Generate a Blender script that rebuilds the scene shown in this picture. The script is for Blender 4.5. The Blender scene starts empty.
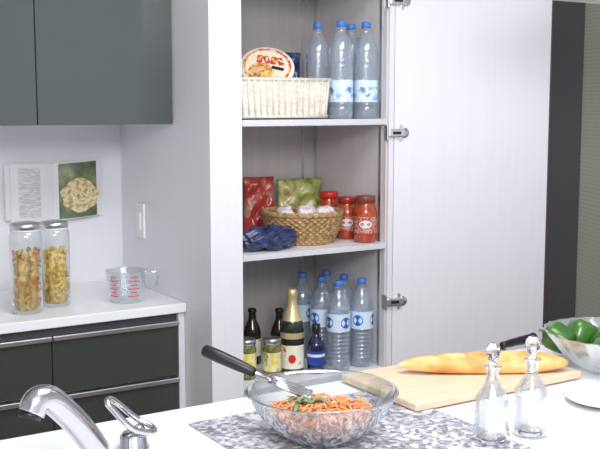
import bpy, bmesh, math, random
from mathutils import Vector, Matrix, Euler
random.seed(7)
scene=bpy.context.scene
try:
    scene.view_settings.view_transform='Standard'
    scene.view_settings.look='None'
except Exception as e: pass
col=scene.collection

# ---------------- materials ----------------
def newmat(name):
    m=bpy.data.materials.new(name); m.use_nodes=True
    nt=m.node_tree; b=nt.nodes['Principled BSDF']
    return m,nt,b
def pm(name,c,rough=.5,metal=0,trans=0,coat=0,ior=1.45,spec=None,bump=0,bscale=60,sub=0):
    m,nt,b=newmat(name)
    b.inputs['Base Color'].default_value=(*c,1)
    b.inputs['Roughness'].default_value=rough
    b.inputs['Metallic'].default_value=metal
    b.inputs['Transmission Weight'].default_value=trans
    b.inputs['Coat Weight'].default_value=coat
    b.inputs['IOR'].default_value=ior
    if spec is not None: b.inputs['Specular IOR Level'].default_value=spec
    tc=nt.nodes.new('ShaderNodeTexCoord'); n=nt.nodes.new('ShaderNodeTexNoise')
    n.inputs['Scale'].default_value=bscale
    nt.links.new(tc.outputs['Object'],n.inputs['Vector'])
    if bump:
        bp=nt.nodes.new('ShaderNodeBump'); bp.inputs['Strength'].default_value=bump
        bp.inputs['Distance'].default_value=.004
        nt.links.new(n.outputs['Fac'],bp.inputs['Height']); nt.links.new(bp.outputs['Normal'],b.inputs['Normal'])
    return m
def ramp_mat(name,kind,scale,stops,rough=.5,vecscale=(1,1,1),coat=0,bump=0,const=False,metal=0,coord='Object',detail=3):
    m,nt,b=newmat(name)
    tc=nt.nodes.new('ShaderNodeTexCoord'); mp=nt.nodes.new('ShaderNodeMapping')
    mp.inputs['Scale'].default_value=vecscale
    nt.links.new(tc.outputs[coord],mp.inputs['Vector'])
    if kind=='noise':
        t=nt.nodes.new('ShaderNodeTexNoise'); t.inputs['Scale'].default_value=scale; t.inputs['Detail'].default_value=detail; out=t.outputs['Fac']
    elif kind=='voronoi':
        t=nt.nodes.new('ShaderNodeTexVoronoi'); t.inputs['Scale'].default_value=scale; out=t.outputs['Color']
    elif kind=='wave':
        t=nt.nodes.new('ShaderNodeTexWave'); t.inputs['Scale'].default_value=scale; t.bands_direction='Z'; out=t.outputs['Fac']
    nt.links.new(mp.outputs['Vector'],t.inputs['Vector'])
    src=out
    if kind=='voronoi':
        s=nt.nodes.new('ShaderNodeSeparateColor'); nt.links.new(out,s.inputs['Color']); src=s.outputs[0]
    r=nt.nodes.new('ShaderNodeValToRGB'); cr=r.color_ramp
    if const: cr.interpolation='CONSTANT'
    cr.elements[0].position=stops[0][0]; cr.elements[0].color=(*stops[0][1],1)
    cr.elements[1].position=stops[-1][0]; cr.elements[1].color=(*stops[-1][1],1)
    for p,c in stops[1:-1]:
        e=cr.elements.new(p); e.color=(*c,1)
    nt.links.new(src,r.inputs['Fac']); nt.links.new(r.outputs['Color'],b.inputs['Base Color'])
    b.inputs['Roughness'].default_value=rough; b.inputs['Coat Weight'].default_value=coat
    b.inputs['Metallic'].default_value=metal
    if bump:
        bp=nt.nodes.new('ShaderNodeBump'); bp.inputs['Strength'].default_value=bump; bp.inputs['Distance'].default_value=.003
        nt.links.new(src,bp.inputs['Height']); nt.links.new(bp.outputs['Normal'],b.inputs['Normal'])
    return m
def thin(name,tint=(.95,.97,.98),edge=(.85,.9,.95),base=.06,power=2.2,rough=.04,haze=0,hcol=(.8,.88,.97)):
    m=bpy.data.materials.new(name); m.use_nodes=True; nt=m.node_tree
    for n in list(nt.nodes): nt.nodes.remove(n)
    o=nt.nodes.new('ShaderNodeOutputMaterial'); mix=nt.nodes.new('ShaderNodeMixShader')
    t=nt.nodes.new('ShaderNodeBsdfTransparent'); t.inputs['Color'].default_value=(*tint,1)
    g=nt.nodes.new('ShaderNodeBsdfGlossy'); g.inputs['Color'].default_value=(*edge,1); g.inputs['Roughness'].default_value=rough
    lw=nt.nodes.new('ShaderNodeLayerWeight'); lw.inputs['Blend'].default_value=.5
    pw=nt.nodes.new('ShaderNodeMath'); pw.operation='POWER'; pw.inputs[1].default_value=power
    ad=nt.nodes.new('ShaderNodeMath'); ad.operation='ADD'; ad.inputs[1].default_value=base; ad.use_clamp=True
    nt.links.new(lw.outputs['Facing'],pw.inputs[0]); nt.links.new(pw.outputs[0],ad.inputs[0])
    nt.links.new(ad.outputs[0],mix.inputs[0]); nt.links.new(t.outputs[0],mix.inputs[1]); nt.links.new(g.outputs[0],mix.inputs[2])
    out=mix
    if haze:
        d=nt.nodes.new('ShaderNodeBsdfDiffuse'); d.inputs['Color'].default_value=(*hcol,1)
        tr=nt.nodes.new('ShaderNodeBsdfTranslucent'); tr.inputs['Color'].default_value=(*hcol,1)
        mm=nt.nodes.new('ShaderNodeMixShader'); mm.inputs[0].default_value=.35
        nt.links.new(d.outputs[0],mm.inputs[1]); nt.links.new(tr.outputs[0],mm.inputs[2])
        m2=nt.nodes.new('ShaderNodeMixShader'); m2.inputs[0].default_value=haze
        nt.links.new(mix.outputs[0],m2.inputs[1]); nt.links.new(mm.outputs[0],m2.inputs[2]); out=m2
    nt.links.new(out.outputs[0],o.inputs['Surface'])
    return m

M_wall=pm('wall_paint',(.78,.775,.80),.6,bump=.05)
M_ceil=pm('ceiling_paint',(.8,.8,.82),.8)
M_floor=ramp_mat('floor_wood','noise',4,[(.3,(.25,.17,.11)),(.7,(.38,.27,.18))],.35,vecscale=(.3,6,1))
M_panel=ramp_mat('pale_woodgrain','noise',14,[(.3,(.765,.745,.78)),(.7,(.785,.765,.80))],.35,vecscale=(5,5,.25))
M_door=ramp_mat('pale_door_woodgrain','noise',14,[(.3,(.775,.75,.785)),(.7,(.79,.77,.80))],.3,vecscale=(5,5,.2))
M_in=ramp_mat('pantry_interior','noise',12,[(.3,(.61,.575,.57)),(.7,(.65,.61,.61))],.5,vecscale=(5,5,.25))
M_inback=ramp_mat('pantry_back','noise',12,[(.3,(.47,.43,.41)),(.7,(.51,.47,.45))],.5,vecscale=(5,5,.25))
M_shelf=pm('shelf_white',(.83,.83,.85),.4)
M_counter=pm('counter_white',(.85,.86,.87),.3)
M_gloss=pm('gloss_grey',(.075,.088,.086),.14,coat=.3)
M_gloss2=pm('gloss_dark_green',(.048,.055,.046),.14,coat=.2)
M_metal=pm('brushed_metal',(.66,.66,.67),.3,metal=1)
M_trim=pm('shelf_edge_trim',(.74,.75,.78),.25,metal=.3)
M_chrome=pm('chrome',(.60,.60,.62),.17,metal=1)
M_black=pm('black_plastic',(.012,.012,.013),.35)
M_darkframe=pm('dark_frame',(.055,.053,.055),.35)
M_blind=ramp_mat('woven_blind','wave',60,[(.2,(.22,.22,.18)),(.8,(.38,.38,.31))],.8)
M_glass=pm('cut_glass',(.99,.99,1),.02,trans=1,ior=1.45)
M_cruet=thin('cruet_glass',(.97,.98,.99),(.97,.98,1),.10,1.5,.05)
M_thin=thin('clear_glass',(.96,.975,.98),(.9,.94,.97),.07,1.8)
M_pet=thin('pet_plastic',(.985,.99,1),(.9,.95,1),.10,1.9,.12,.17)
M_water=thin('water_body',(.975,.985,1),(.85,.93,1),.06,2.2,.15,.10)
M_cap=pm('blue_cap',(.06,.20,.62),.35)
M_lab1=ramp_mat('water_label_blue','noise',28,[(.35,(.07,.2,.55)),(.48,(.75,.85,.93)),(.66,(.25,.45,.75))],.4)
M_lab2=pm('label_pale_blue',(.66,.80,.92),.4)
M_labdot=pm('label_blue_dot',(.02,.12,.48),.4)
M_white=pm('white_plastic',(.8,.8,.8),.35)
M_paper=pm('paper',(.72,.72,.73),.7)
M_red=pm('red_plastic',(.6,.03,.02),.35)

# ---------------- geometry helpers ----------------
def root(name,loc=(0,0,0),rz=0):
    e=bpy.data.objects.new(name,None); e.empty_display_size=.05
    col.objects.link(e); e.location=loc; e.rotation_euler=(0,0,rz); return e
def mk(name,verts,faces,mat,parent=None,smooth=True,loc=None,rot=None):
    me=bpy.data.meshes.new(name); me.from_pydata([tuple(v) for v in verts],[],faces); me.update()
    if mat: me.materials.append(mat)
    bm=bmesh.new(); bm.from_mesh(me); bmesh.ops.recalc_face_normals(bm,faces=bm.faces); bm.to_mesh(me); bm.free()
    if smooth:
        for p in me.polygons: p.use_smooth=True
    o=bpy.data.objects.new(name,me); col.objects.link(o)
    if parent: o.parent=parent
    if loc: o.location=loc
    if rot: o.rotation_euler=rot
    return o
def box(name,x0,x1,y0,y1,z0,z1,mat,parent=None,bev=0,seg=2):
    cx,cy,cz=(x0+x1)/2,(y0+y1)/2,(z0+z1)/2; hx,hy,hz=(x1-x0)/2,(y1-y0)/2,(z1-z0)/2
    v=[(sx*hx,sy*hy,sz*hz) for sx in(-1,1) for sy in(-1,1) for sz in(-1,1)]
    f=[(0,1,3,2),(4,6,7,5),(0,4,5,1),(2,3,7,6),(0,2,6,4),(1,5,7,3)]
    o=mk(name,v,f,mat,parent,False,(cx,cy,cz))
    if bev:
        b=o.modifiers.new('b','BEVEL'); b.width=bev; b.segments=seg
    return o
def lathe(name,prof,mat,parent=None,seg=36,loc=None,rot=None,smooth=True,fr=None,sx=1,sy=1):
    v=[];f=[];rings=[]
    for r,z in prof:
        if r<1e-6:
            rings.append([len(v)]); v.append((0,0,z))
        else:
            ids=[]
            for i in range(seg):
                a=2*math.pi*i/seg; rr=r*(fr(a,z) if fr else 1)
                ids.append(len(v)); v.append((rr*math.cos(a)*sx,rr*math.sin(a)*sy,z))
            rings.append(ids)
    for A,B in zip(rings[:-1],rings[1:]):
        for i in range(seg):
            j=(i+1)%seg
            if len(A)==1 and len(B)==1: continue
            if len(A)==1: f.append((A[0],B[i],B[j]))
            elif len(B)==1: f.append((A[i],A[j],B[0]))
            else: f.append((A[i],A[j],B[j],B[i]))
    return mk(name,v,f,mat,parent,smooth,loc,rot)
def tube(name,pts,r,mat,parent=None,seg=12,closed=False):
    pts=[Vector(p) for p in pts]; n=len(pts); rs=r if isinstance(r,(list,tuple)) else [r]*n
    v=[];f=[]
    prevn=None
    for i,p in enumerate(pts):
        a=pts[(i-1)%n] if (closed or i>0) else p
        b=pts[(i+1)%n] if (closed or i<n-1) else p
        t=(b-a).normalized()
        if prevn is None:
            u=Vector((0,0,1)) if abs(t.z)<.9 else Vector((1,0,0))
            nrm=(u-t*u.dot(t)).normalized()
        else: nrm=(prevn-t*prevn.dot(t)).normalized()
        prevn=nrm; bn=t.cross(nrm)
        for k in range(seg):
            an=2*math.pi*k/seg; v.append(p+(nrm*math.cos(an)+bn*math.sin(an))*rs[i])
    rngs=n if closed else n-1
    for i in range(rngs):
        for k in range(seg):
            k2=(k+1)%seg; i2=(i+1)%n
            f.append((i*seg+k,i*seg+k2,i2*seg+k2,i2*seg+k))
    if not closed:
        f.append(tuple(range(seg))); f.append(tuple((n-1)*seg+k for k in range(seg)))
    return mk(name,v,f,mat,parent,True)
def bez(p,n=16):
    P=[Vector(q) for q in p]; P=[2*P[0]-P[1]]+P+[2*P[-1]-P[-2]]; out=[]
    for i in range(1,len(P)-2):
        for k in range(n):
            t=k/n
            out.append(.5*((2*P[i])+(P[i+1]-P[i-1])*t+(2*P[i-1]-5*P[i]+4*P[i+1]-P[i+2])*t*t+(3*P[i]-P[i-1]-3*P[i+1]+P[i+2])*t**3))
    out.append(P[-2]); return out
def pillow(name,w,h,t,mat,parent=None,loc=(0,0,0),rot=(0,0,0),wr=.006,n=22,seed=0):
    rnd=random.Random(seed); ph=[rnd.uniform(0,6) for _ in range(6)]
    v=[];f=[]
    for side in(-1,1):
        for i in range(n+1):
            for j in range(n+1):
                u=i/n*2-1; q=j/n*2-1
                k=max(0,(1-abs(u)**4)*(1-abs(q)**5))**.6
                d=wr*(math.sin(u*7+ph[0]+q*3)+math.sin(q*9+ph[1]-u*5)+.6*math.sin(u*17+ph[2])*math.sin(q*15+ph[3]))*k
                x=u*w/2*(1-.05*(1-q*q)); z=(q+1)/2*h
                v.append((x,side*(t/2*k)+d*side,z))
    N=(n+1)*(n+1)
    for s in(0,1):
        for i in range(n):
            for j in range(n):
                a=s*N+i*(n+1)+j; f.append((a,a+1,a+n+2,a+n+1))
    o=mk(name,v,f,mat,parent,True,loc,rot)
    bm=bmesh.new(); bm.from_mesh(o.data); bmesh.ops.remove_doubles(bm,verts=bm.verts,dist=1e-5); bmesh.ops.recalc_face_normals(bm,faces=bm.faces); bm.to_mesh(o.data); bm.free()
    return o

# ---------------- camera ----------------
F_PX=1000.0
cam=bpy.data.cameras.new('camera'); cam.sensor_width=36; cam.lens=36*F_PX/600; cam.clip_start=.05
co=bpy.data.objects.new('camera',cam); col.objects.link(co); co.location=(0,0,1.5)
co.rotation_euler=(math.radians(90-6.85),0,math.radians(-32)); scene.camera=co

# ---------------- room shell ----------------
box('floor',-1.6,4.2,-1.2,3.5,-.05,0,M_floor)
box('ceiling',-1.6,4.2,-1.2,3.5,2.5,2.55,M_ceil)
box('wall_back',-1.6,4.2,3.40,3.5,0,2.5,M_wall)
box('wall_left',-1.7,-1.6,-1.2,3.5,0,2.5,M_wall)
box('wall_right',4.2,4.3,-1.2,3.5,0,2.5,M_wall)

# pantry
X0,X1,YF,YB=1.473,2.032,2.69,3.15
pt=root('pantry_cabinet')
box('left_side',1.3626,X0,YF,3.40,0,2.4,M_panel,pt,.002)
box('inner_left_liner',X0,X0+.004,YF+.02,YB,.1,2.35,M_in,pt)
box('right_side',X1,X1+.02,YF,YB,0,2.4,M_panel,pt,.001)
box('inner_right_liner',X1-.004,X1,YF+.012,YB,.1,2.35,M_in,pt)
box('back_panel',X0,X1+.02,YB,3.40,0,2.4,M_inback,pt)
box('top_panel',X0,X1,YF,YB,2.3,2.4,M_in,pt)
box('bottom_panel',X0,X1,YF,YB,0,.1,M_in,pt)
for i,z in enumerate((.599,1.033,1.4516,1.91)):
    box('shelf_%d'%i,X0+.004,X1-.004,YF+.012,YB,z-.02,z,M_shelf,pt,.001)
    box('shelf_trim_%d'%i,X0+.004,X1-.004,YF+.006,YF+.012,z-.018,z+.001,M_trim,pt)
for y in (YF+.035,YB-.03):
    box('shelf_rail',X1-.008,X1-.004,y,y+.012,.1,2.3,M_metal,pt)
box('shelf_rail',X1-.06,X1-.048,YB-.004,YB,.1,2.3,M_metal,pt)

# pantry door
dr=root('pantry_door',(2.0535,2.690,0),math.radians(-13))
box('door_leaf',0,.598,-.002,.016,.08,2.35,M_door,dr,.002)
box('door_edge_strip',.5981,.603,-.002,.016,.08,2.35,pm('edge_strip_brown',(.10,.065,.05),.4),dr)  # thin dark brown strip along the free edge of the door
for hx,hz in((.382,.927),(.505,.917)):
    lathe('knob_screw',[(0,-.004),(.004,-.004),(.004,0)],pm('screw_dark',(.15,.15,.16),.4),dr,12,(hx,-.0025,hz),(math.radians(90),0,0))
for hz in (.83,1.405,1.84):
    h=root('hinge'); h.parent=dr
    lathe('hinge_cup',[(0,.004),(.016,.004),(.018,.001),(.018,0)],M_metal,h,20,(.036,-.002,hz),(math.radians(90),0,0))
    box('hinge_wing',.018,.028,-.006,-.002,hz-.028,hz+.028,M_metal,h,.001)
    box('hinge_arm',-.026,.034,-.018,-.006,hz-.013,hz+.013,M_metal,h,.004)
    box('hinge_slot',-.012,.018,-.0195,-.0175,hz-.005,hz+.005,M_black,h,.001)
    box('hinge_plate',-.031,-.025,-.014,.03,hz-.024,hz+.024,M_metal,h,.001)

# bank to the right, behind the door
box('wall_right_of_pantry',2.053,2.74,2.72,3.40,0,2.5,M_panel)
fr=root('sliding_door_frame')
box('jamb',2.742,2.965,2.70,3.38,0,2.495,M_darkframe,fr,.004)
box('jamb_groove',2.967,2.995,2.73,3.38,0,2.495,M_black,fr,.002)
bl=root('window_blind')
box('fabric',3.0,3.9,2.75,2.756,.05,2.4,M_blind,bl)
box('bottom_bar',3.0,3.9,2.745,2.761,.03,.055,M_metal,bl,.002)
box('head_box',3.0,3.9,2.73,2.78,2.4,2.49,M_metal,bl,.004)

# upper cabinet
uc=root('wall_cabinet')
box('carcass',-.9,1.361,2.965,3.398,1.442,2.3,M_panel,uc)
xs=[1.3605,.921,.44,-.04,-.52,-.9]
for a,b in zip(xs[1:],xs[:-1]):
    box('cabinet_door',a+.0015,b-.0015,2.944,2.962,1.438,2.3,M_gloss,uc,.0015)

# back counter
bc=root('base_cabinet')
box('worktop',-1.2,1.361,2.865,3.398,.838,.868,M_counter,bc,.003)
box('carcass',-1.2,1.360,2.905,3.398,.08,.837,M_panel,bc)
box('side_filler',1.340,1.361,2.880,2.905,.08,.836,M_panel,bc,.001)
box('handle_recess',-1.2,1.339,2.895,2.904,.79,.836,M_darkframe,bc)
for a,b in((.925,1.338),(.42,.922),(-.5,.417),(-1.2,-.503)):
    for z0,z1 in((.632,.795),(.455,.610),(.09,.433)):
        box('drawer_front',a,b,2.882,2.903,z0,z1,M_gloss2,bc,.001)
        box('drawer_handle',a,b,2.868,2.903,z1+.001,z1+.017,M_metal,bc,.003)
box('kickboard',-1.2,1.36,2.95,2.96,0,.08,M_darkframe,bc)

# wall switch on pantry side
sw=root('wall_switch')
box('plate',1.352,1.362,3.18,3.25,1.04,1.16,M_white,sw,.003)
box('rocker',1.347,1.353,3.20,3.23,1.07,1.13,M_shelf,sw,.002)

# island
isl=root('kitchen_island')
box('worktop',-.6,3.2,1.0,1.912,.81,.85,M_counter,isl,.004)
box('body',-.58,3.18,1.05,1.86,.08,.809,M_panel,isl)
box('plinth',-.56,3.16,1.09,1.82,0,.08,M_darkframe,isl)

# range hood
rh=root('range_hood')
def frustum(n,a,b,z0,z1,mat,par):
    v=[(a[0],a[2],z0),(a[1],a[2],z0),(a[1],a[3],z0),(a[0],a[3],z0),(b[0],b[2],z1),(b[1],b[2],z1),(b[1],b[3],z1),(b[0],b[3],z1)]
    return mk(n,v,[(0,1,2,3),(4,5,6,7),(0,1,5,4),(1,2,6,5),(2,3,7,6),(3,0,4,7)],mat,par,False)
box('lip',1.88,2.75,1.45,1.95,1.775,1.82,M_white,rh,.004)
frustum('canopy',(1.90,2.73,1.47,1.93),(2.2,2.5,1.6,1.8),1.82,1.98,M_white,rh)
box('chimney',2.2,2.5,1.6,1.8,1.98,2.499,M_white,rh)

# ---------------- objects ----------------
def water_bottle(loc,kind,h=.31,r=.041):
    e=root('water_bottle',loc,random.uniform(0,6))
    prof=[(0,.004),(r*.7,0),(r*.95,.006),(r,.018)]
    z=.03; 
    while z<h*.60:
        lab = (.30*h<z<.52*h) if kind==0 else (.42*h<z<.62*h)
        if lab: prof+= [(r*.985,z),(r*.985,z+.012)]
        else: prof+=[(r,z),(r,z+.006),(r*.93,z+.009),(r*.93,z+.012)]
        z+=.014
    prof+=[(r,h*.64),(r*.99,h*.68),(r*.88,h*.76),(r*.62,h*.84),(r*.38,h*.885),(.0135,h*.90),(.0135,h*.925),(.0165,h*.927),(.0165,h*.935),(.0125,h*.937),(.0125,h*.96)]
    lathe('bottle_shell',prof,M_pet,e,28)
    prof2=[(0,.006),(r*.9,.008),(r*.9,h*.68),(r*.8,h*.75),(r*.5,h*.845),(0,h*.846)]
    lathe('water',prof2,M_water,e,24)
    lathe('cap',[(.0145,h*.94),(.0155,h*.943),(.0155,h*.995),(.0135,h),(0,h)],M_cap,e,24)
    if kind==0:
        lathe('label',[(r*1.005,h*.17),(r*1.005,h*.40)],M_lab1,e,28)
        lathe('label_band',[(r*1.008,h*.33),(r*1.008,h*.39)],M_lab2,e,28)
    else:
        lathe('label',[(r*1.005,h*.44),(r*1.005,h*.64)],M_lab2,e,28)
        for k in range(4):
            v=[];n=16;a0=k*math.pi/2
            v.append((r*1.012*math.cos(a0),r*1.012*math.sin(a0),h*.54))
            for i in range(n):
                t=2*math.pi*i/n; da=.019*math.cos(t)/r
                v.append((r*1.012*math.cos(a0+da),r*1.012*math.sin(a0+da),h*.54+.019*math.sin(t)))
            mk('logo',v,[(0,1+i,1+(i+1)%n) for i in range(n)],M_labdot,e)
    return e
ZT=1.4526; ZM=1.034; ZB=.600
for x,y in((1.885,2.762),(1.985,2.760),(1.868,2.875),(1.9855,2.848)):
    water_bottle((x,y,ZT),0,.32,.041)
for x,y in((1.889,2.775),(1.982,2.77),(1.885,2.875),(1.978,2.872),(1.872,2.98),(1.972,2.975)):
    water_bottle((x,y,ZB),1,.305,.041)

def rect_basket(name,loc,w,d,h,mat):
    e=root(name,loc); v=[];f=[]; N=200; R=26
    for j in range(R+1):
        z=h*j/R; fl=.93+.07*j/R
        for i in range(N):
            t=i/N*4; k=int(t); u=(t-k)*2-1
            q=[(u,-1),(1,u),(-u,1),(-1,-u)][k]
            x,y=q[0]*w/2*fl,q[1]*d/2*fl
            o=.0035*math.sin(i*math.pi/2+ (j%4>=2)*math.pi)*(1 if j%2 else .2)
            nx,ny=[(0,-1),(1,0),(0,1),(-1,0)][k]
            v.append((x+nx*o,y+ny*o,z))
    for j in range(R):
        for i in range(N):
            i2=(i+1)%N; f.append((j*N+i,j*N+i2,(j+1)*N+i2,(j+1)*N+i))
    f.append(tuple(range(N)))
    mk('weave',v,f,mat,e)
    for z in(.004,h):
        s=.93 if z<.01 else 1.0
        a,b=w/2*s,d/2*s
        pts=[(-a,-b,z),(0,-b,z),(a,-b,z),(a,0,z),(a,b,z),(0,b,z),(-a,b,z),(-a,0,z)]
        tube('rim',pts,.006,mat,e,8,True)
    for k in range(15):
        x=-w/2*.95+w*.95*k/14
        tube('stake',[(x*.95,-d/2*.94-.002,.004),(x,-d/2-.002,h)],.0035,mat,e,6)
    return e
M_wb=ramp_mat('white_wicker','noise',30,[(.3,(.66,.62,.52)),(.7,(.80,.77,.68))],.6)
rect_basket('white_wicker_basket',(1.654,2.83,ZT+.006),.338,.20,.120,M_wb)

# instant noodle bowl: white rim, cream lid with ring, photo and lettering
nb=root('instant_noodle_bowl',(1.634,2.815,ZT+.168))
nb.rotation_euler=(math.radians(48),0,math.radians(-26))
M_cream=pm('lid_cream',(.80,.72,.55),.35)
lathe('cup',[(0,-.075),(.055,-.075),(.058,-.07),(.083,-.004),(.083,0)],M_white,nb,40)
lathe('lid',[(.0,.001),(.086,.001),(.089,-.002),(.089,-.006),(.083,-.008)],M_white,nb,40)
lathe('lid_ring',[(.070,.0022),(.079,.0020)],ramp_mat('lid_ring_print','noise',60,[(.45,(.55,.07,.03)),(.55,(.85,.6,.2))],.35),nb,40)
lathe('lid_print',[(0,.003),(.070,.0025)],M_cream,nb,40)
lathe('noodle_picture',[(0,.0045),(.040,.004)],ramp_mat('noodle_photo','noise',75,[(.35,(.22,.08,.03)),(.5,(.70,.30,.08)),(.64,(.88,.62,.22))],.4,detail=5),nb,24,(-.022,-.026,0))
lathe('pork_slice',[(0,.0056),(.014,.0052)],pm('pork_print',(.72,.42,.30),.4),nb,16,(-.036,-.020,0))
for k in range(4):
    sx_=-.030+.022*k
    b_=box('lettering',-.0085,.0085,-.016,.016,0,.0022,M_red,nb,.002); b_.location=(sx_+.008,.030-.004*k,.005); b_.rotation_euler=(0,0,.45*(k%2)-.2)
    b_=box('lettering_core',-.003,.003,-.010,.010,0,.0015,M_cream if k%2 else pm('lid_yellow',(.9,.62,.08),.4),nb,.001); b_.location=(sx_+.008,.030-.004*k,.0070); b_.rotation_euler=(0,0,-.6+.5*k)
b_=box('lettering',-.020,.020,-.006,.006,0,.002,M_black,nb,.001); b_.location=(.034,-.012,.0048); b_.rotation_euler=(0,0,-.3)
tx=root('snack_bag',(1.80,2.985,ZT))
pillow('bag',.125,.225,.04,ramp_mat('navy_foil','noise',25,[(.4,(.01,.015,.06)),(.6,(.05,.08,.22)),(.7,(.35,.1,.1))],.25,coat=.5),tx,rot=(0,0,math.radians(-10)),seed=3,wr=.004)

def weave_basket(name,loc,R,h,mat):
    e=root(name,loc); N=160; J=36; v=[];f=[]
    for j in range(J+1):
        t=j/J; z=h*t; r=R*(.74+.26*math.sin(t*math.pi/2))
        for i in range(N):
            a=2*math.pi*i/N
            o=.005*math.sin(a*32+(math.pi if (j//3)%2 else 0))+.0018*math.sin(j*2*math.pi/3)
            v.append(((r+o)*math.cos(a),(r+o)*math.sin(a),z))
    for j in range(J):
        for i in range(N):
            i2=(i+1)%N; f.append((j*N+i,j*N+i2,(j+1)*N+i2,(j+1)*N+i))
    f.append(tuple(range(N)))
    mk('weave',v,f,mat,e)
    for k in range(2):
        tube('rim',[((R)*math.cos(a),(R)*math.sin(a),h+.004*math.sin(a*20+k*math.pi)) for a in [2*math.pi*i/120 for i in range(120)]],.006,mat,e,8,True)
    return e
M_wick=ramp_mat('brown_wicker','noise',60,[(.3,(.24,.13,.05)),(.55,(.46,.29,.12)),(.75,(.62,.44,.22))],.55)
wb=weave_basket('wicker_basket',(1.802,2.866,ZM),.134,.103,M_wick)
M_garlic=ramp_mat('garlic_skin','noise',25,[(.3,(.66,.55,.60)),(.7,(.84,.79,.78))],.5)
def garlic(loc,par,s=1,mat=None,rot=(0,0,0)):
    lathe('garlic',[(0,0),(.018*s,.002),(.029*s,.014*s),(.027*s,.028*s),(.014*s,.037*s),(.006*s,.043*s),(.004*s,.048*s),(0,.049*s)],mat or M_garlic,par,36,loc,rot,fr=lambda a,z:1+.07*abs(math.cos(a*4)))
for k,(x,y) in enumerate([(-.08,-.03),(-.03,-.08),(.035,-.07),(.08,-.02),(.0,-.01),(-.05,.05),(.05,.05)]):
    garlic((x,y,.074+random.uniform(0,.010)),wb,1.1,None,(random.uniform(-.7,.7),random.uniform(-.7,.7),k))
for k,(x,y) in enumerate([(-.06,0),(.03,.0),(.07,.03),(-.01,-.05),(0,.07)]):
    lathe('garlic_under',[(0,-.03),(.02,-.025),(.032,0),(.02,.025),(0,.03)],M_garlic,wb,20,(x,y,.058))

rb=root('red_snack_bag',(1.757,3.09,ZM))
M_redbag=ramp_mat('red_foil','noise',16,[(.35,(.36,.03,.03)),(.55,(.48,.06,.04)),(.66,(.62,.42,.34)),(.70,(.42,.04,.03))],.3,coat=.3)
pillow('bag',.120,.210,.04,M_redbag,rb,seed=1,rot=(0,0,math.radians(-6)))
gb=root('green_snack_bag',(1.925,3.085,ZM))
M_grbag=ramp_mat('green_yellow_foil','noise',22,[(.35,(.14,.24,.07)),(.48,(.42,.46,.12)),(.6,(.62,.58,.24)),(.7,(.42,.24,.10))],.3,coat=.3)
pillow('bag',.192,.198,.045,M_grbag,gb,seed=5)

M_sauce=ramp_mat('tomato_sauce','noise',60,[(.3,(.33,.03,.012)),(.7,(.48,.08,.025))],.2,coat=.6)
M_saucelab=ramp_mat('sauce_label','noise',80,[(.40,(.45,.05,.03)),(.5,(.58,.42,.32)),(.58,(.45,.05,.03))],.5)
def sauce_jar(loc,lid,h=.15,r=.039):
    e=root('sauce_jar',loc)
    lathe('jar_glass',[(0,0),(r*.9,0),(r,.006),(r,h*.62),(r*.93,h*.72),(r*.74,h*.82),(r*.74,h*.86)],M_sauce,e,36)
    lathe('label',[(r*1.01,h*.20),(r*1.01,h*.56)],M_saucelab,e,36)
    v=[];n=24;a0=math.radians(235)
    v.append((r*1.03*math.cos(a0),r*1.03*math.sin(a0),h*.40))
    for i in range(n):
        t=2*math.pi*i/n; da=.022*math.cos(t)/r
        v.append((r*1.03*math.cos(a0+da),r*1.03*math.sin(a0+da),h*.40+.013*math.sin(t)))
    mk('label_emblem',v,[(0,1+i,1+(i+1)%n) for i in range(n)],M_paper,e)
    lathe('lid',[(r*.80,h*.85),(r*.84,h*.855),(r*.84,h*.98),(r*.8,h),(0,h)],lid,e,36,fr=lambda a,z:1+.012*math.cos(a*36))
M_redlid=pm('red_metal_lid',(.42,.04,.03),.3,metal=.4)
sauce_jar((1.986,2.757,ZM),pm('lid_dark_red',(.22,.05,.03),.35),.158)
sauce_jar((1.986,2.868,ZM),M_redlid,.145)
sauce_jar((1.984,2.98,ZM),M_red,.155)

bb=root('blue_plastic_bag',(1.600,2.758,ZM+.001))
v=[];f=[];A=72;B=34
for j in range(B+1):
    th=math.pi*j/B
    for i in range(A):
        ph=2*math.pi*i/A
        wx=1+.07*math.sin(ph*5+th*4)+.05*math.sin(ph*11-th*7)+.04*math.sin(ph*17+th*13)
        cs,sn=math.cos(ph),math.sin(ph)
        x=.106*math.sin(th)**.7*cs*wx; y=.046*math.sin(th)**.7*sn*wx
        z=.037*math.cos(th)*(1+.16*math.sin(ph*4+1)+.12*math.sin(x*90))+.037
        v.append((x,y,max(0,z)))
for j in range(B):
    for i in range(A):
        f.append((j*A+i,j*A+(i+1)%A,(j+1)*A+(i+1)%A,(j+1)*A+i))
mk('bag',v,f,ramp_mat('navy_plastic','noise',40,[(.35,(.010,.016,.055)),(.6,(.025,.038,.12)),(.8,(.08,.12,.26))],.3,coat=.3,bump=.6),bb)

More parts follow.
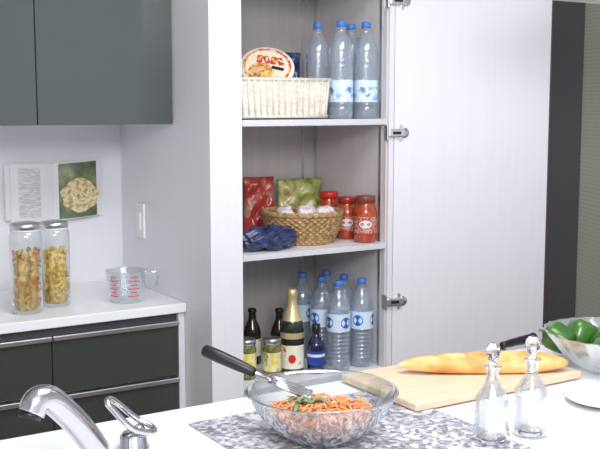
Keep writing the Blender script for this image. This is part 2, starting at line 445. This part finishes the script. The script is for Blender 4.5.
def bottle(name,loc,prof,mat,parts):
    e=root(name,loc); lathe('bottle',prof,mat,e,36)
    for n,p,m in parts: lathe(n,p,m,e,36)
    return e
M_dkglass=pm('dark_green_glass',(.02,.03,.018),.08,coat=.5)
M_bluglass=pm('dark_blue_glass',(.01,.015,.06),.08,coat=.5)
M_brglass=pm('brown_glass',(.025,.014,.008),.1,coat=.4)
M_gold=pm('gold_foil',(.80,.66,.36),.35,metal=.6,bump=.3,bscale=120)
M_chlab=ramp_mat('champagne_label','noise',38,[(.4,(.82,.78,.62)),(.6,(.85,.82,.70)),(.7,(.6,.10,.07))],.5)
chp=bottle('champagne_bottle',(1.728,2.815,ZB),[(0,.004),(.034,0),(.040,.005),(.040,.145),(.037,.17),(.026,.20),(.017,.225),(.0145,.26),(.0145,.27)],M_dkglass,
 [('foil',[(.034,.178),(.0265,.200),(.0185,.226),(.016,.258),(.0175,.262),(.0175,.272),(.0165,.282),(.012,.287),(0,.288)],M_gold),
  ('label',[(.0405,.020),(.0405,.100)],M_chlab),('neck_label',[(.0408,.122),(.0408,.142)],M_gold)])
v=[];n=20;a0=math.radians(238);r=.0418
v.append((r*math.cos(a0),r*math.sin(a0),.055))
for i in range(n):
    t=2*math.pi*i/n; da=.013*math.cos(t)/r
    v.append((r*math.cos(a0+da),r*math.sin(a0+da),.055+.015*math.sin(t)))
mk('seal',v,[(0,1+i,1+(i+1)%n) for i in range(n)],M_red,chp)
bottle('blue_liquor_bottle',(1.796,2.772,ZB),[(0,.003),(.026,0),(.030,.004),(.030,.09),(.026,.105),(.014,.125),(.011,.135),(.011,.155)],M_bluglass,
 [('cap',[(.013,.140),(.0135,.141),(.0135,.166),(0,.168)],M_black),('label',[(.0305,.03),(.0305,.078)],pm('blue_label',(.02,.06,.35),.4)),('label_band',[(.0308,.058),(.0308,.068)],M_paper)])
for x,y in((1.672,2.99),(1.752,2.94),(1.60,3.02)):
    bottle('beer_bottle',(x,y,ZB),[(0,.003),(.026,0),(.030,.004),(.030,.11),(.026,.13),(.014,.155),(.012,.18),(.0135,.184),(.0135,.19),(0,.191)],M_brglass,
     [('crown_cap',[(.0145,.182),(.015,.184),(.0145,.192),(.012,.195),(0,.196)],M_black),('label',[(.0305,.03),(.0305,.09)],M_chlab)])
M_jarlab=ramp_mat('yellow_label','noise',50,[(.4,(.75,.62,.1)),(.55,(.8,.75,.5)),(.65,(.3,.35,.08))],.45)
M_olive=ramp_mat('pickles','noise',50,[(.4,(.10,.11,.03)),(.6,(.25,.24,.08))],.2,coat=.6)
for x,y in((1.640,2.800),(1.563,2.832)):
    bottle('pickle_jar',(x,y,ZB),[(0,0),(.028,0),(.031,.005),(.031,.10),(.027,.112),(.026,.118)],M_olive,
     [('lid',[(.028,.114),(.0295,.115),(.0295,.130),(.027,.133),(0,.133)],M_metal),('label',[(.0315,.025),(.0315,.088)],M_jarlab)])

ZC=.869
M_pasta=ramp_mat('pasta_yellow','noise',80,[(.3,(.55,.36,.07)),(.7,(.85,.64,.2))],.5)
M_pasta2=ramp_mat('pasta_mixed','voronoi',60,[(0,(.60,.38,.10)),(.45,(.75,.52,.16)),(.72,(.52,.22,.08)),(.88,(.42,.38,.14))],.5,const=True)
def pasta_jar(loc,h,r,kind):
    e=root('glass_pasta_jar',loc)
    lathe('glass',[(0,.002),(r*.92,0),(r,.008),(r,h*.84),(r*.93,h*.88),(r*.86,h*.90),(r*.86,h*.93)],M_thin,e,40)
    lathe('lid',[(r*.88,h*.915),(r*.94,h*.92),(r*.94,h*.975),(r*.88,h*.985),(r*.5,h),(0,h)],M_metal,e,40)
    lathe('lid_gasket',[(r*.90,h*.900),(r*.93,h*.902),(r*.93,h*.914),(r*.90,h*.916)],M_white,e,40)
    lathe('pasta_core',[(0,.008),(r*.70,.01),(r*.7,h*.60),(r*.4,h*.64),(0,h*.645)],kind,e,20,fr=lambda a,z:1+.15*math.sin(a*5+z*80))
    rnd=random.Random(int(h*1e5)); vs=[];fs=[]
    for k in range(180):
        a=rnd.uniform(0,6.283); rr=r*rnd.uniform(.55,.80); z=rnd.uniform(.014,h*.68)
        c=Vector((rr*math.cos(a),rr*math.sin(a),z)); E=Euler((rnd.uniform(0,3),rnd.uniform(0,3),rnd.uniform(0,3))).to_matrix()
        b0=len(vs); n=5
        for i in range(n+1):
            t=i/n*3.6
            for s in(-1,1):
                p=E@Vector((s*.0085,.006*math.cos(t),.006*math.sin(t)))
                q=c+p; m=math.hypot(q.x,q.y)
                if m>r*.91: q.x*=r*.91/m; q.y*=r*.91/m
                q.z=max(q.z,.01); vs.append(q)
        for i in range(n): fs.append((b0+2*i,b0+2*i+1,b0+2*i+3,b0+2*i+2))
    mk('pasta',vs,fs,kind,e)
pasta_jar((.889,2.998,ZC),.278,.049,M_pasta2)
pasta_jar((.998,3.055,ZC),.270,.046,M_pasta)

mc=root('glass_measuring_cup',(1.215,3.0,ZC),math.radians(-25))
M_redink=pm('red_ink',(.65,.03,.03),.5)
M_cup=thin('measuring_cup_glass',(.93,.95,.96),(.95,.97,1),.10,1.3,.05)
lathe('glass_outer',[(0,.002),(.048,0),(.054,.005),(.062,.098),(.065,.101),(.061,.101),(.051,.008),(0,.006)],M_cup,mc,40,fr=lambda a,z:1+(.12*max(0,math.cos(a-math.pi))**12 if z>.08 else 0))
tube('handle',bez([(.059,-.0,.090),(.085,0,.092),(.098,0,.080),(.092,0,.05),(.074,0,.032)],8),.0065,M_cup,mc,10)
for k in range(6):
    z=.022+k*.012; r=.0565+.0085*(z/.1)
    aw=.38 if k%2 else .62
    for a0 in(-2.3,-1.15):
        v=[];n=8
        for i in range(n+1):
            a=a0-aw/2+aw*i/n
            v+=[(r*math.cos(a),r*math.sin(a),z),(r*math.cos(a),r*math.sin(a),z+.003)]
        mk('scale_mark',v,[(2*i,2*i+2,2*i+3,2*i+1) for i in range(n)],M_redink,mc)

rc=root('recipe_magazine',(1.110,3.385,1.198))
M_text=ramp_mat('printed_text','noise',55,[(.46,(.50,.50,.51)),(.56,(.66,.66,.67))],.6,vecscale=(.8,1,5),detail=1)
M_food=ramp_mat('food_photo','noise',16,[(.3,(.06,.08,.04)),(.5,(.14,.18,.09)),(.62,(.32,.32,.16)),(.75,(.50,.45,.28))],.35,detail=6)
M_dish=ramp_mat('food_dish_print','noise',70,[(.32,(.36,.22,.08)),(.46,(.58,.45,.20)),(.58,(.76,.68,.46)),(.72,(.36,.36,.13))],.35,detail=4)
def page(x0,x1,z0,z1,bow,mat,name,skew=0):
    v=[];n=12
    for i in range(n+1):
        t=i/n; x=x0+(x1-x0)*t; y=-bow*math.sin(math.pi*t)-.001; s=skew*t
        v+=[(x,y,z0+s),(x,y,z1+s)]
    return mk(name,v,[(2*i,2*i+2,2*i+3,2*i+1) for i in range(n)],mat,rc)
page(0,-.155,-.102,.098,.012,M_paper,'left_page',.006)
page(-.020,-.145,-.085,.083,.0145,M_text,'left_text',.004)
page(0,.170,-.100,.100,.012,M_paper,'right_page',.012)
page(.003,.166,-.096,.096,.0145,M_food,'right_photo',.010)
n=40; v=[(.086,-.0165,-.014)]+[(.086+.068*math.cos(2*math.pi*i/n)*(1+.09*math.sin(7*2*math.pi*i/n)),-.0158,-.014+.058*math.sin(2*math.pi*i/n)*(1+.07*math.cos(4*2*math.pi*i/n))) for i in range(n)]
mk('printed_dish',v,[(0,1+i,1+(i+1)%n) for i in range(n)],M_dish,rc)
page(-.150,-.172,-.09,.10,.004,M_paper,'curled_page',0)
box('spine',-.003,.003,-.002,.0145,-.10,.10,M_paper,rc)

# --- island objects
ZI=.851
pmt=root('mosaic_placemat',(1.10,1.555,ZI))
M_mat=ramp_mat('grey_mosaic','voronoi',105,[(0,(.18,.18,.21)),(.25,(.30,.30,.34)),(.5,(.45,.45,.49)),(.75,(.64,.64,.68))],.45,const=True)
box('mat',-.245,.245,-.245,.245,0,.002,M_mat,pmt)

cb=root('cutting_board',(1.545,1.75,ZI+.0025))
M_board=ramp_mat('board_wood','noise',12,[(.3,(.66,.50,.34)),(.7,(.78,.63,.46))],.45,vecscale=(.5,6,1))
box('board',-.25,.25,-.14,.14,0,.018,M_board,cb,.004,3)

bg=root('baguette',(1.59,1.727,ZI+.0215),math.atan2(-.184,.335))
M_bread=ramp_mat('crust','noise',13,[(.3,(.50,.19,.04)),(.46,(.68,.35,.10)),(.60,(.78,.50,.20)),(.74,(.84,.66,.40))],.55,vecscale=(1,2,2),bump=.5,detail=6)
v=[];f=[];N=140;S=32;L=.41
for i in range(N+1):
    t=i/N; x=-L/2+L*t
    e=(1-abs(2*t-1)**3.2)**.6*(.80+.26*t)
    for k in range(S):
        a=2*math.pi*k/S
        top=max(0,math.sin(a))
        skew=max(0,math.sin((t*5.5+.32*math.cos(a))*2*math.pi))**4
        rr=1-.22*skew*top**2
        y=.034*e*math.cos(a)*rr; z=.031*e*math.sin(a)*rr
        z=max(z,-.0185*e)
        v.append((x,y,z+.0185))
for i in range(N):
    for k in range(S): f.append((i*S+k,i*S+(k+1)%S,(i+1)*S+(k+1)%S,(i+1)*S+k))
f.append(tuple(range(S))); f.append(tuple(N*S+k for k in range(S)))
mk('loaf',v,f,M_bread,bg)

kn=root('bread_knife',(1.765,1.864,ZI+.0208),math.radians(3))
mk('blade',[(-.22,.0,.001),(-.20,-.012,.001),(.02,-.014,.001),(.02,.012,.001),(-.20,.010,.001),(-.22,.0,.003),(-.20,-.012,.003),(.02,-.014,.003),(.02,.012,.003),(-.20,.010,.003)],
   [(0,1,2,3,4),(5,6,7,8,9),(0,1,6,5),(1,2,7,6),(2,3,8,7),(3,4,9,8),(4,0,5,9)],M_metal,kn,False)
tube('handle',bez([(.015,0,.011),(.06,0,.013),(.11,0,.015),(.140,0,.017)],5),[.009]*3+[.0105]*4+[.0115]*6+[.0125]*2+[.008],M_black,kn,14)

def cruet(loc,rz,s=1):
    e=root('glass_cruet',loc,rz)
    P=[(0,.006),(.028,.0),(.033,.004),(.034,.012),(.0295,.05),(.032,.066),(.031,.088),(.018,.112),(.013,.122),(.012,.142),(.017,.150),(.0175,.153),(.012,.153),(.0095,.142),(.0100,.12),(.015,.106),(.027,.086),(.028,.066),(.0255,.05),(.029,.018),(.024,.012),(0,.012)]
    lathe('bottle',[(r*s,z*s) for r,z in P],M_cruet,e,48,smooth=True,fr=lambda a,z:1.0+(.07*abs(math.sin(a*5)) if z<.11 else 0))
    Q=[(0,.125),(.007,.126),(.0085,.150),(.009,.156),(.006,.160),(.008,.164),(.0135,.171),(.0155,.180),(.0135,.190),(.007,.197),(0,.199)]
    lathe('stopper',[(r*s,z*s) for r,z in Q],M_glass,e,12,smooth=False)
    lathe('thick_base',[(0,.002),(.027*s,.003),(.029*s,.010),(0,.0115)],M_glass,e,10,smooth=False)
cruet((1.306,1.392,ZI),.2,.99)
cruet((1.404,1.386,ZI),.5,1.0)

gbwl=root('glass_salad_bowl',(1.036,1.578,ZI+.003))
P=[(0,.003),(.055,.0),(.066,.004),(.095,.024),(.125,.055),(.142,.086),(.147,.094),(.150,.096),(.148,.0985),(.143,.097),(.138,.088),(.120,.057),(.090,.028),(.06,.010),(0,.008)]
lathe('bowl',P,thin('bowl_glass',(.95,.965,.97),(.95,.98,1),.08,1.7,.03),gbwl,56)
M_carrot=ramp_mat('shredded_carrot','noise',40,[(.3,(.78,.24,.06)),(.7,(.92,.48,.20))],.4)
M_ham=pm('pink_onion',(.80,.48,.38),.4)
M_green=ramp_mat('salad_green','noise',40,[(.3,(.08,.13,.05)),(.7,(.26,.32,.16))],.4)
def shreds(name,n,mat,L,w,seed,zmax=.05,spread=1.0,off=(0,0)):
    rnd=random.Random(seed); vs=[];fs=[]
    for k in range(n):
        z=rnd.uniform(.014,zmax); R=(.06+.9*(z-.01))*spread
        a=rnd.uniform(0,6.283); rr=R*math.sqrt(rnd.random()); c=Vector((rr*math.cos(a)+off[0],rr*math.sin(a)+off[1],z+.020*(1-rr/.11)))
        d=rnd.uniform(0,3.14); l=L*rnd.uniform(.6,1.2); cu=rnd.uniform(-.6,.6); ti=rnd.uniform(-.3,.3)
        b0=len(vs); m=5
        for i in range(m):
            t=i/(m-1)-.5; ang=d+cu*t*2
            p=c+Vector((math.cos(ang)*l*t,math.sin(ang)*l*t,ti*l*t+.004*math.cos(t*6)))
            side=Vector((-math.sin(ang),math.cos(ang),0))*w
            vs+=[p+side,p+Vector((0,0,w*.6)),p-side,p-Vector((0,0,w*.6))]
        for i in range(m-1):
            for q in range(4): fs.append((b0+4*i+q,b0+4*i+(q+1)%4,b0+4*i+4+(q+1)%4,b0+4*i+4+q))
    mk(name,vs,fs,mat,gbwl)
shreds('carrot_shreds',1050,M_carrot,.042,.0016,1,.057)
shreds('onion_shreds',90,M_ham,.032,.003,2,.052)
shreds('green_leaves',34,M_green,.030,.006,3,.062,.7,(-.03,.022))

sp=root('slotted_spatula',(0,0,0))
H0=Vector((.875,1.768,1.012)); H1=Vector((.952,1.690,.970)); H2=Vector((1.03,1.630,.932))
d=(H1-H0)
tube('handle',[H0,H0+d*.04,H0+d*.3,H0+d*.7,H1-d*.05,H1],[.008,.012,.0132,.012,.010,.007],M_black,sp,14)
tube('shank',[H1-d*.05,H1,H1+(H2-H1)*.45],[.005,.004,.004],M_chrome,sp,10)
ax=(H2-H1).normalized(); sd=ax.cross(Vector((0,0,1))).normalized(); up=sd.cross(ax)
b0=H1+(H2-H1)*.3
for k in range(5):
    o=sd*(.0125*(k-2))
    tube('slat',[b0+o*.7,b0+o+ax*.02,b0+o+ax*.085],.0032,M_chrome,sp,8)
for t in(.0,.085):
    tube('crossbar',[b0+ax*t-sd*.028*(1 if t else .7),b0+ax*t+sd*.028*(1 if t else .7)],.0035,M_chrome,sp,8)

pl=root('white_plate',(1.70,1.45,ZI))
lathe('plate',[(0,.002),(.05,0),(.055,.003),(.088,.012),(.092,.014),(.088,.0155),(.055,.007),(0,.006)],M_white,pl,48)

pb=root('fluted_glass_bowl',(1.935,1.64,ZI))
lathe('bowl',[(0,.004),(.07,0),(.08,.004),(.12,.035),(.150,.072),(.165,.092),(.167,.095),(.161,.094),(.145,.074),(.115,.04),(.075,.012),(0,.010)],thin('fluted_glass',(.88,.90,.92),(.97,.98,1),.22,1.2,.2,.12,(.85,.88,.9)),pb,96,fr=lambda a,z:1+.018*math.sin(a*24))
M_pep=ramp_mat('pepper_green','noise',12,[(.3,(.02,.10,.01)),(.7,(.07,.21,.03))],.3,coat=.3)
M_stem=pm('pepper_stem',(.16,.28,.06),.5)
def pepper(loc,rot,s):
    h=root('green_pepper',loc); h.parent=pb; h.rotation_euler=rot
    lathe('flesh',[(0,.008*s),(.012*s,.003*s),(.024*s,0),(.032*s,.012*s),(.036*s,.035*s),(.037*s,.055*s),(.030*s,.07*s),(.015*s,.072*s),(.005*s,.066*s),(0,.065*s)],M_pep,h,36,fr=lambda a,z:1+.07*math.cos(a*4))
    tube('stem',[(0,0,.064*s),(.002,0,.08*s),(.007,.002,.092*s)],[.006*s,.0035*s,.0045*s],M_stem,h,8)
for p,r_,s in [((-.085,-.02,.055),(1.3,.2,.3),1.0),((-.035,-.085,.055),(1.4,.3,1.2),1.0),((-.02,.02,.05),(.3,1.2,.5),1.0),((.06,-.03,.055),(1.2,0,2),1.0),((-.075,.065,.055),(.9,.9,3),.95),((.03,.08,.055),(1.2,.5,4),1.0),((-.05,-.03,.075),(1.35,.2,2.2),.9),((.03,.02,.08),(1.2,.8,5),.9)]:
    pepper(p,r_,s)

fc=root('kitchen_faucet',(0,0,0))
lathe('base_flange',[(0,0),(.034,0),(.034,.006),(.029,.012),(.027,.03),(0,.03)],M_chrome,fc,32,(.610,1.650,ZI))
pth=bez([(.610,1.650,ZI+.012),(.600,1.646,.895),(.567,1.634,.945),(.533,1.621,.985),(.508,1.612,1.008),(.486,1.604,1.010),(.474,1.600,.992)],8)
n=len(pth); tube('spout',pth,[.0235-.0005*i/n for i in range(n)],M_chrome,fc,28)
tube('aerator',[(.4745,1.6005,.994),(.470,1.5985,.983)],[.019,.0185],M_black,fc,20)
lv=root('faucet_lever',(.705,1.725,ZI))
lathe('valve_body',[(0,0),(.030,0),(.030,.004),(.026,.008),(.025,.026),(.020,.032),(0,.033)],M_chrome,lv,32)
loop=[(.034,-.014,.030),(.040,.006,.034),(.016,.024,.050),(-.020,.016,.084),(-.040,.008,.100),(-.052,-.004,.100),(-.046,-.012,.088),(-.010,-.024,.046)]
lp=[]
P8=[Vector(p) for p in loop]; n=len(P8)
for i in range(n):
    a,b,c,d_=P8[i-1],P8[i],P8[(i+1)%n],P8[(i+2)%n]
    for k in range(6):
        t=k/6; lp.append(.5*((2*b)+(c-a)*t+(2*a-5*b+4*c-d_)*t*t+(3*b-a-3*c+d_)*t**3))
tube('lever_loop',lp,.0062,M_chrome,lv,12,True)
tube('lever_stem',[(0,0,.028),(.020,.002,.038)],.011,M_chrome,lv,12)

# ---------------- lighting ----------------
def area(name,loc,tgt,sx,sy,power,color):
    l=bpy.data.lights.new(name,'AREA'); l.shape='RECTANGLE'; l.size=sx; l.size_y=sy; l.energy=power; l.color=color
    o=bpy.data.objects.new(name,l); col.objects.link(o); o.location=loc
    o.rotation_euler=(Vector(tgt)-Vector(loc)).to_track_quat('-Z','Y').to_euler(); return o
area('ceiling_light',(1.3,1.4,2.46),(1.3,1.4,0),1.2,.9,29,(.95,.97,1))
area('ceiling_light_front',(.2,-.3,2.4),(1.8,2.7,1.1),1.3,1.0,82,(.975,.98,1))
w=bpy.data.worlds.new('world'); scene.world=w; w.use_nodes=True
bgk=w.node_tree.nodes['Background']; bgk.inputs[0].default_value=(.87,.90,1,1); bgk.inputs[1].default_value=1.02
print('done')
